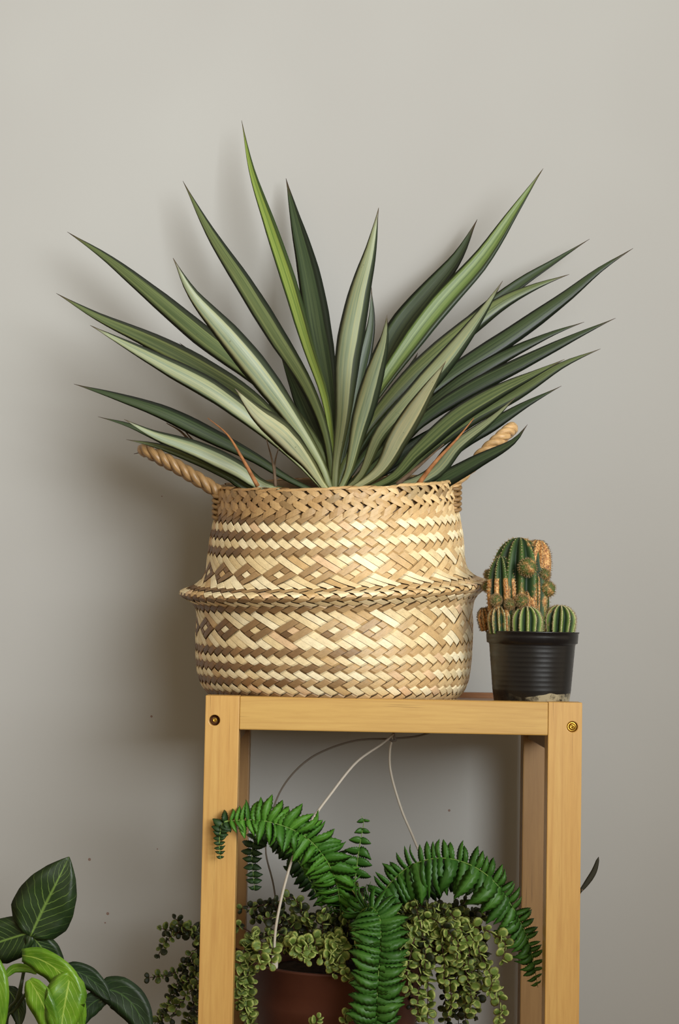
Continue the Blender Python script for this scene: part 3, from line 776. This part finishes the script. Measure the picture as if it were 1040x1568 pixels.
# ------------------------------------------------------------------ hanging terracotta pot with wires
HY = .165; hp = P(517, 1466, HY); kh = S_(HY)
hz = lambda py: P(517, py, HY).z
ZR = hz(1467)
pot = root('hanging_pot', (hp.x, HY, ZR-.20), 'brown terracotta plastic pot hung by stiff wires under the stand top', 'plant pot')
Rr = 133*kh
prof_h = [(0, -.20), (Rr*.70, -.20), (Rr*.74, -.195), (Rr*.93, -.055), (Rr*.945, -.050), (Rr*.945, -.032), (Rr*.965, -.030), (Rr*.985, -.004), (Rr, -.003), (Rr, 0), (Rr*.955, 0), (Rr*.93, -.02), (Rr*.88, -.05), (Rr*.7, -.19), (0, -.19)]
v, f, u = lathe([(r, z+.20) for r, z in prof_h], 64, (hp.x, HY, ZR-.20)); mk('pot_shell', v, f, M['terra'], pot)
v, f, u = lathe([(0, .0), (Rr*.91, .0), (Rr*.92, .006), (Rr*.5, .014), (0, .016)], 40, (hp.x, HY, ZR-.026)); mk('soil', v, f, M['soil'], pot, kind='stuff')
J = (603, 1124, .165)
for pts, r, mt in (
    ([J, (585, 1139, .15), (545, 1168, .12), (505, 1218, .085), (478, 1256, .065), (452, 1305, .052), (436, 1355, .047), (425, 1405, .044), (421, 1436, .045), (420, 1468, .046)], .00165, 'wire'),
    ([J, (597, 1150, .17), (599, 1185, .18), (615, 1240, .20), (634, 1285, .22), (650, 1330, .235), (655, 1400, .25), (652, 1466, .255)], .0016, 'wire'),
    ([(662, 1121, .165), (635, 1128, .165), (600, 1131, .168), (540, 1135, .18), (480, 1158, .20), (440, 1195, .215), (418, 1240, .225), (407, 1300, .235), (420, 1362, .245), (432, 1466, .25)], .0013, 'wire2'),
):
    v, f, u = tube([P(*p) for p in pts], r, 8, seg=60); mk('hanger_wire', v, f, M[mt], pot)
a = P(603, 1124, .165)
v, f, u = tube([Vector((a.x, .165, TOP-.0135)), Vector((a.x, .165, a.z-.002)), Vector((a.x+.004, .165, a.z-.007)), Vector((a.x-.003, .165, a.z-.009)), Vector((a.x-.005, .165, a.z-.004))], .0018, 8, seg=16); mk('hook', v, f, M['wire2'], pot)
ca = P(421, 1472, .044); v, f = boxvf((ca.x-.004, .036, ca.z-.008), (ca.x+.004, .050, ca.z+.008)); bev(mk('wire_clip', v, f, M['wire'], pot, smooth=False))

# ------------------------------------------------------------------ ferns
def pinna_mesh(mat, cl, name='leaflet_blade'):
    pts = [Vector((0, 0, 0)), Vector((0, .35, .04+cl*.2)), Vector((.03+cl*.1, .7, .02+cl*.1)), Vector((.10+cl*.3, 1.0-cl*.15, -.08-cl*.5))]
    wl = [(0, .45), (.1, .9), (.3, 1), (.55, .86), (.75, .6), (.9, .32), (1, .03)]
    n = 15; p = catmull(pts, n); v = []; f = []; u = []
    for i, a in enumerate(p):
        k = i/(n-1); hw = .16*lerp_list(wl, k)*(1.0+(.16 if i % 2 else -.08)); cup = .15+cl*.4
        for x in (-1, 0, 1): v.append(a+Vector((x*hw, -.03*abs(x), -cup*hw*abs(x)))); u.append((x*.5+.5, k))
        v.append(a+Vector((0, 0, -.02))); u.append((.5, k))
    for i in range(n-1):
        b = i*4
        f += [(b, b+1, b+5, b+4), (b+1, b+2, b+6, b+5), (b+2, b+3, b+7, b+6), (b+3, b, b+4, b+7)]
    me = bpy.data.meshes.new(name); me.from_pydata(v, [], f); me.materials.append(mat)
    ul = me.uv_layers.new(name='UVMap')
    for l in me.loops: ul.data[l.index].uv = u[l.vertex_index]
    me.polygons.foreach_set('use_smooth', [True]*len(me.polygons)); return me
PM = {k: [pinna_mesh(M[k], q) for q in (0, .2, .42, .1)] for k in ('fern', 'fern_dark', 'fern_mid')}
fern = root('fern_plant', tuple(P(520, 1450, .165)), 'bright green sword fern arching out of the hanging pot', 'fern')
def frond(pts, n, la, lb, mat='fern', face=Vector((0, -1, .25)), droop=.0, droop2=None, tw=.45, mess=.6, wid=1.0, ang=.25, start=.1, r=.0011, roundness=1.0, tipcurl=0):
    """pts px,py,Y from base to tip; la/lb leaflet length in px (list over t) on both sides"""
    W = [P(*p) for p in pts]; v, f, u = tube(W, lambda t: r*(1-.7*t), 7, seg=40); fr = mk('frond', v, f, M['rachis'], fern)
    c = catmull(W, 200); T = tangents(c)
    for i in range(n):
        t = start+(1-start)*(i+.5)/n; q = min(199, int(t*199)); p = c[q]; tg = T[q]
        nn = (face-tg*face.dot(tg)).normalized(); side = tg.cross(nn).normalized()
        for sg, LL in ((1, la), (-1, lb)):
            L = lerp_list(LL, t)*S_(p.y)*rng.uniform(.88, 1.1)
            if L < .001: continue
            d = (side*sg+tg*(ang+rng.uniform(-.12, .12)*(1+mess))+Vector((0, 0, -1))*(droop if sg > 0 or droop2 is None else droop2)*(1+rng.uniform(-.3, .3))+nn*rng.uniform(.0, .25)).normalized()
            z = (nn-d*nn.dot(d)).normalized(); z = Matrix.Rotation(sg*(tw+rng.uniform(-.25, .25)*(1+mess)), 3, d) @ z
            x = d.cross(z).normalized()
            if sg < 0: x = -x; 
            wd = L*wid*rng.uniform(.9, 1.15)
            m = Matrix(((x.x*wd, d.x*L, z.x*L), (x.y*wd, d.y*L, z.y*L), (x.z*wd, d.z*L, z.z*L))).to_4x4()
            m.translation = p
            link('leaflet', rng.choice(PM[mat]), fr, M=m)
    return fr
fc_ = [(0, 0), (.05, .6), (.2, 1), (.7, 1), (1, .15)]
def sc(L, k): return [(a, b*k) for a, b in L]
# left arching frond (towards its tip, + is the lower side)
frond([(522, 1420, .12), (520, 1375, .08), (508, 1332, .05), (478, 1290, .03), (440, 1267, .015), (395, 1256, .0), (349, 1257, -.012)], 34, [(0, 16), (.15, 40), (.6, 44), (.85, 40), (1, 22)], [(0, 14), (.2, 32), (.6, 38), (.85, 34), (1, 20)], droop=.45, droop2=-.25, wid=1.4, ang=.0, start=.12, tw=.25, mess=.9)
frond([(515, 1420, .14), (508, 1375, .10), (492, 1335, .07), (462, 1300, .05), (430, 1285, .04)], 16, [(0, 16), (.2, 34), (.8, 36), (1, 18)], [(0, 16), (.2, 30), (.8, 26), (1, 10)], droop=.3, wid=1.5, ang=.05, start=.15, tw=.25, mess=2)
frond([(349, 1257, -.012), (341, 1261, -.014), (337, 1275, -.016), (336, 1297, -.017), (338, 1316, -.018)], 9, [(0, 18), (.4, 12), (1, 5)], [(0, 18), (.4, 12), (1, 5)], 'fern_dark', wid=2.4, start=0, tw=.15)
frond([(500, 1405, .17), (470, 1340, .14), (430, 1285, .12), (398, 1278, .11), (386, 1300, .10), (388, 1340, .10), (390, 1364, .10)], 24, [(0, 8), (.3, 22), (.7, 18), (1, 10)], [(0, 8), (.3, 22), (.7, 22), (1, 10)], 'fern_dark', droop=.2, wid=2.2, tw=.15)
frond([(530, 1410, .2), (530, 1370, .18), (505, 1330, .16), (470, 1320, .15), (440, 1335, .14)], 16, [(0, 16), (.5, 32), (1, 12)], [(0, 16), (.5, 32), (1, 12)], 'fern_dark', droop=.4, wid=1.8)
frond([(500, 1290, .14), (525, 1320, .13), (535, 1360, .12)], 8, [(0, 18), (.5, 18), (1, 8)], [(0, 18), (.5, 18), (1, 8)], 'fern_dark', droop=.3, wid=1.7, start=0)
# right arching frond
frond([(560, 1410, .13), (590, 1362, .10), (625, 1328, .08), (670, 1314, .06), (715, 1322, .05), (757, 1350, .04), (792, 1402, .045), (812, 1450, .05), (824, 1512, .052)], 42, [(0, 18), (.12, 50), (.3, 62), (.5, 58), (.7, 46), (.88, 32), (1, 8)], [(0, 10), (.12, 28), (.5, 30), (.8, 24), (.93, 16), (1, 6)], 'fern_mid', droop=.6, droop2=-.1, wid=1.25, ang=.12, start=.06, tw=.2, mess=1.4)
frond([(600, 1410, .17), (640, 1360, .17), (685, 1340, .16), (720, 1355, .15), (745, 1385, .15)], 18, [(0, 20), (.5, 34), (1, 8)], [(0, 20), (.5, 24), (1, 8)], 'fern_dark', droop=.5, wid=1.4, tw=.2)
# front hanging frond
frond([(545, 1420, .08), (553, 1396, .05), (570, 1390, .02), (582, 1408, .005), (583, 1450, -.005), (579, 1500, -.01), (575, 1580, -.015), (572, 1640, -.015)], 48, [(0, 14), (.12, 36), (.3, 44), (1, 44)], [(0, 14), (.12, 36), (.3, 42), (1, 44)], 'fern_mid', droop=.10, wid=1.45, ang=-.1, start=.1, tw=.3, mess=.8)
# small upright frond with rounded leaflets
frond([(538, 1385, .12), (544, 1345, .115), (550, 1300, .11), (555, 1272, .11), (557, 1256, .108), (553, 1250, .107)], 6, [(0, 20), (.3, 26), (.6, 20), (.8, 13), (1, 10)], [(0, 20), (.3, 28), (.6, 20), (.8, 13), (1, 10)], 'fern_mid', wid=2.2, ang=.15, start=.3, tw=.1, face=Vector((0, -1, -.1)), mess=.2)
# long bare stem running behind the post, with a dark dry tip
v, f, u = tube([P(*p) for p in ((690, 1396, .18), (735, 1401, .22), (772, 1402, .30), (800, 1400, .347), (850, 1393, .347), (876, 1382, .30), (892, 1362, .27))], .0014, 7, seg=30); st = mk('bare_stem', v, f, M['twig'], fern)
hw = .0032; v, f, u = blade([P(*p) for p in ((886, 1368, .27), (898, 1353, .272), (910, 1334, .274), (917, 1312, .276))], lambda t: hw*(.5+.8*sin(pi*t)) if t < 1 else .0003, 12, fold=.4); mk('dark_tip', v, f, M['twig_d'], fern, uvs=u, label='shrivelled dark leaf tip')

# ------------------------------------------------------------------ variegated trailing succulent
def round_leaf():
    v = [Vector((0, .5, .10))]; u = [(.5, .5)]; n = 10
    for ring, rr in ((1, .55), (2, 1.0)):
        for k in range(n):
            a = 2*pi*k/n-pi/2; x = .42*cos(a)*rr*(1+.18*sin(a)); y = .5+.5*sin(a)*rr
            v.append(Vector((x, y, .10 if ring == 1 else .02))); u.append((.5+.5*cos(a)*rr, .5+.5*sin(a)*rr))
    v.append(Vector((0, .5, -.06))); u.append((.5, .5))
    f = [(0, 1+k, 1+(k+1) % n) for k in range(n)]
    f += [(1+k, 11+k, 11+(k+1) % n, 1+(k+1) % n) for k in range(n)]
    f += [(21, 11+(k+1) % n, 11+k) for k in range(n)]
    return v, f, u
rv, rf, ru = round_leaf()
RM = {}
for k in ('bush', 'bush_b', 'bush_shaded'):
    me = bpy.data.meshes.new('round_leaf'); me.from_pydata(rv, [], rf); me.materials.append(M[k]); ul = me.uv_layers.new(name='UVMap')
    for l in me.loops: ul.data[l.index].uv = ru[l.vertex_index]
    me.polygons.foreach_set('use_smooth', [True]*len(me.polygons)); RM[k] = me
bush = root('trailing_succulent', tuple(P(517, 1455, .165)), 'trailing succulent with tiny round cream-edged leaves spilling over the hanging pot', 'potted plant')
leaves = []
NST = [0]
stemA = Acc()
def bstem(pts, step=.0098, size=.0118, t0=.15, pale=.4, rad=.0011, dark=0):
    c = catmull([P(*p) for p in pts], 60); v, f, u = tube(c, lambda t: rad*(1-.5*t), 6)
    mk('stem', v, f, M['stem'], bush)
    L = sum((b-a).length for a, b in zip(c, c[1:])); T = tangents(c); n = max(3, int(L/step))
    ph = rng.uniform(0, pi)
    for i in range(n+1):
        t = t0+(1-t0)*i/n; q = min(59, int(t*59)); p = c[q]; tg = T[q]
        a0 = tg.cross(Vector((.2, .9, .3))).normalized(); b0 = tg.cross(a0)
        an = ph+i*pi/2+rng.uniform(-.3, .3)
        for sgn in (0, pi):
            d = a0*cos(an+sgn)+b0*sin(an+sgn)
            d = (d+tg*(.35 if i < n else .9)+Vector((.12, -.25, .18))*rng.uniform(.3, 1.2)).normalized()
            sz = size*rng.uniform(.7, 1.15)*(1 if i < n else .75)
            fv = (Vector((.25, -1, .55))+Vector((rng.uniform(-1, 1), rng.uniform(-.6, .6), rng.uniform(-1, 1)))*.75)
            z = (fv-d*fv.dot(d)).normalized(); x = d.cross(z).normalized()
            m = Matrix(((x.x*sz, d.x*sz, z.x*sz), (x.y*sz, d.y*sz, z.y*sz), (x.z*sz, d.z*sz, z.z*sz))).to_4x4(); m.translation = p
            k = 'bush_shaded' if rng.random() < dark else ('bush_b' if rng.random() < pale else 'bush')
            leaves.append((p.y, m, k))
U = rng.uniform
# crown of the plant over the pot
for k in range(52):
    ex, ey, eY = U(368, 745), U(1385, 1462), U(.05, .26)
    ey -= 16*(1-abs(ex-520)/200) if ex < 640 else -5
    sx = 517+(ex-517)*.45+U(-15, 15)
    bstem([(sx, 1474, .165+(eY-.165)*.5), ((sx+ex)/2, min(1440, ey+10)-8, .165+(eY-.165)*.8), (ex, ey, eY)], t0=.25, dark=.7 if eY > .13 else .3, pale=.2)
for k in range(9):
    ex, ey = U(395, 560), U(1446, 1478); bstem([(ex+U(-20, 20), 1462, .10), (ex+U(-10, 10), 1438, .062), (ex, ey, .036)], size=.0125, t0=.2, pale=.8)
for (a, b) in ((398, 1478), (415, 1476), (447, 1455), (462, 1462), (470, 1470), (512, 1492), (520, 1476), (505, 1470)):
    bstem([(a+5, 1455, .07), (a+3, 1445, .05), (a, b, .034)], size=.0135, t0=.45, pale=1.0)
# right-hand drape
for k in range(25):
    ex = U(612, 758); ey = U(1440, 1575); eY = U(.02, .22); sx = U(585, 650)
    if ex > 730 and ey > 1500: ex -= 20
    tp = U(1388, 1425)
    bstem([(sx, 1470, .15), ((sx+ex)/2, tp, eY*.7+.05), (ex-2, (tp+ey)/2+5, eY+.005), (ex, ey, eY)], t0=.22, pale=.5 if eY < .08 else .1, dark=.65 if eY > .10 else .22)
for px_, py_ in ((680, 1500), (690, 1545), (655, 1560), (625, 1510), (640, 1555), (700, 1470), (610, 1490), (720, 1545), (750, 1520), (765, 1560), (770, 1470)):
    bstem([(660, 1462, .12), ((660+px_)/2, 1420, .06), (px_, py_-30, .035), (px_, py_, .02)], size=.0135, t0=.3, pale=.9)
# left trails: inside and outside the post
for k in range(6):
    x = 366+k*3.4; bstem([(410, 1465, .11), (388, 1432, .08), (x+4, 1470, .065), (x, 1520, .062), (x+3, 1540+k*8, .06)], t0=.3, pale=.6, size=.0115)
for pts in ([(420, 1462, .16), (370, 1420, .16), (305, 1418, .16), (262, 1424, .16), (247, 1422, .16)], [(400, 1468, .15), (330, 1440, .15), (285, 1425, .15), (255, 1440, .15), (243, 1462, .15)],
            [(400, 1468, .17), (340, 1450, .17), (300, 1470, .17), (262, 1492, .17), (228, 1497, .17)], [(390, 1475, .15), (330, 1465, .15), (295, 1490, .15), (262, 1530, .15), (248, 1562, .15)],
            [(390, 1475, .14), (330, 1480, .14), (300, 1510, .14), (280, 1530, .14), (262, 1560, .14)], [(390, 1475, .17), (330, 1450, .17), (305, 1450, .17), (288, 1470, .17), (278, 1492, .17)],
            [(390, 1475, .15), (330, 1440, .15), (296, 1436, .15), (272, 1410, .15), (268, 1406, .15)], [(390, 1475, .16), (330, 1500, .16), (300, 1530, .16), (285, 1570, .16), (275, 1600, .16)],
            [(390, 1475, .13), (335, 1490, .13), (310, 1520, .13), (300, 1560, .13), (298, 1600, .13)], [(390, 1475, .15), (330, 1480, .15), (290, 1500, .15), (265, 1512, .15), (255, 1545, .15), (236, 1575, .15)]):
    bstem(pts, t0=.35, pale=.12, dark=.5, size=.0105, step=.0085)
# top twigs standing above the mass and small pieces in front of the pot
for pts in ([(430, 1440, .15), (425, 1405, .15), (418, 1385, .15), (370, 1392, .15)], [(480, 1440, .16), (470, 1400, .16), (440, 1378, .16)], [(590, 1440, .16), (585, 1395, .16), (572, 1365, .16)], [(560, 1440, .14), (562, 1390, .14), (548, 1360, .14)],
            [(700, 1440, .16), (722, 1400, .16), (745, 1398, .16)], [(510, 1440, .16), (515, 1390, .16), (508, 1362, .16)], [(660, 1440, .1), (690, 1400, .1), (712, 1380, .1)]):
    bstem(pts, t0=.4, pale=.2, dark=.6, size=.011)
for pts in ([(470, 1600, .02), (478, 1575, .02), (488, 1560, .015)], [(520, 1600, .02), (530, 1575, .02), (528, 1556, .015)], [(545, 1520, .03), (535, 1500, .03), (530, 1490, .025)]):
    bstem(pts, t0=.5, pale=1, size=.0125)
leaves.sort(key=lambda q: q[0])
acc = {k: Acc() for k in RM}
for i, (y, m, k) in enumerate(leaves):
    if i < 300: link('leaf', RM[k], bush, M=m)
    else: acc[k].add([m @ q for q in rv], rf, ru)
for k, n in (('bush', 'foliage'), ('bush_b', 'foliage'), ('bush_shaded', 'foliage')):
    acc[k].build(n, M[k], bush, kind='stuff')

# ------------------------------------------------------------------ arrowhead plant at lower left
apx = P(45, 1500, .02)
apot = root('floor_pot', (apx.x-.03, .10, 0), 'brown pot on the floor below the arrowhead plant, left of the stand', 'plant pot')
v, f, u = lathe([(0, 0), (.085, 0), (.09, .004), (.12, .24), (.13, .242), (.13, .27), (.122, .27), (.11, .25), (.08, .02), (0, .02)], 48, (apx.x-.03, .10, 0)); mk('pot_shell', v, f, M['terra'], apot)
v, f, u = lathe([(0, 0), (.112, 0), (.113, .005), (0, .012)], 32, (apx.x-.03, .10, .238)); mk('soil', v, f, M['soil'], apot, kind='stuff')
arrow = root('arrowhead_plant', (apx.x-.03, .10, .25), 'arrowhead-leaved plant with dark and lime green leaves at the lower left', 'potted plant')
def aleaf(lobes, mat, stalk=None, label=None, wv=.04):
    ac = Acc()
    for pts, full, wl, roll, fold in lobes:
        hw = full*.5*S_(pts[0][2]); v, f, u = blade([P(*p) for p in pts], lambda t: hw*lerp_list(wl, t), 22, roll=roll, fold=fold, thick=.0008, wave=wv, ph=U(0, 6)); ac.add(v, f, u)
    o = ac.build('leaf', M[mat], arrow, label=label)
    if stalk:
        v, f, u = tube([P(*p) for p in stalk]+[Vector((apx.x-.03+U(-.02, .02), .10, .245))], .0022, 8, seg=24); mk('leaf_stalk', v, f, M['stalk'], arrow)
OV = [(0, .30), (.08, .72), (.25, 1), (.45, .98), (.65, .80), (.82, .50), (.94, .20), (1, .02)]
LO = [(0, .45), (.2, .9), (.5, 1), (.8, .7), (.93, .4), (1, .05)]
aleaf([([(46, 1434, .02), (64, 1395, .015), (86, 1352, .01), (106, 1312, .015)], 94, OV, 0, -.12),
       ([(48, 1428, .021), (20, 1436, .025), (-12, 1448, .03), (-38, 1470, .04)], 70, LO, 0, -.1),
       ([(46, 1430, .022), (64, 1452, .026), (80, 1472, .03), (92, 1492, .035)], 46, LO, 0, -.1)], 'arrow_dark', [(46, 1432, .024), (38, 1480, .03), (30, 1530, .05)], 'large dark green leaf with pale veins')
aleaf([([(33, 1463, -.02), (60, 1470, -.03), (90, 1490, -.035), (112, 1530, -.035), (122, 1590, -.03)], 46, LO, .2, -.15),
       ([(108, 1490, -.036), (102, 1520, -.04), (95, 1560, -.04), (92, 1600, -.04)], 62, OV, 0, -.2),
       ([(44, 1500, -.035), (60, 1530, -.04), (75, 1565, -.04), (84, 1600, -.035)], 42, OV, .2, -.2)], 'arrow_bright', [(95, 1565, -.02), (70, 1600, .0)], 'lime green drooping leaf', .07)
aleaf([([(-20, 1455, -.03), (-6, 1500, -.035), (-4, 1550, -.035), (-10, 1620, -.03)], 36, OV, 0, -.15)], 'arrow_bright', None, 'lime green leaf at the far left')
aleaf([([(8, 1495, .01), (22, 1483, .01), (44, 1484, .01), (56, 1492, .01)], 14, LO, 0, -.2)], 'arrow_bright', None)
aleaf([([(92, 1486, .03), (122, 1490, .03), (148, 1508, .03), (168, 1532, .03)], 34, LO, 0, -.15),
       ([(150, 1515, .032), (180, 1520, .03), (208, 1546, .03), (232, 1600, .03)], 52, OV, 0, -.15),
       ([(165, 1528, .035), (148, 1532, .035), (130, 1548, .035), (118, 1575, .035)], 34, LO, 0, -.15)], 'arrow_mid', [(160, 1530, .036), (110, 1562, .05), (60, 1600, .07)], 'dark glossy arching leaf')
aleaf([([(10, 1512, .05), (22, 1530, .05), (28, 1550, .05), (30, 1575, .05)], 30, OV, 0, -.15)], 'arrow_dark', None)
for pts in ([(42, 1518, .03), (24, 1545, .04), (8, 1575, .05)], [(34, 1500, .02), (26, 1530, .03), (10, 1568, .05)]):
    v, f, u = tube([P(*p) for p in pts]+[Vector((apx.x-.03, .10, .245))], .0022, 8, seg=24); mk('leaf_stalk', v, f, M['stalk'], arrow)
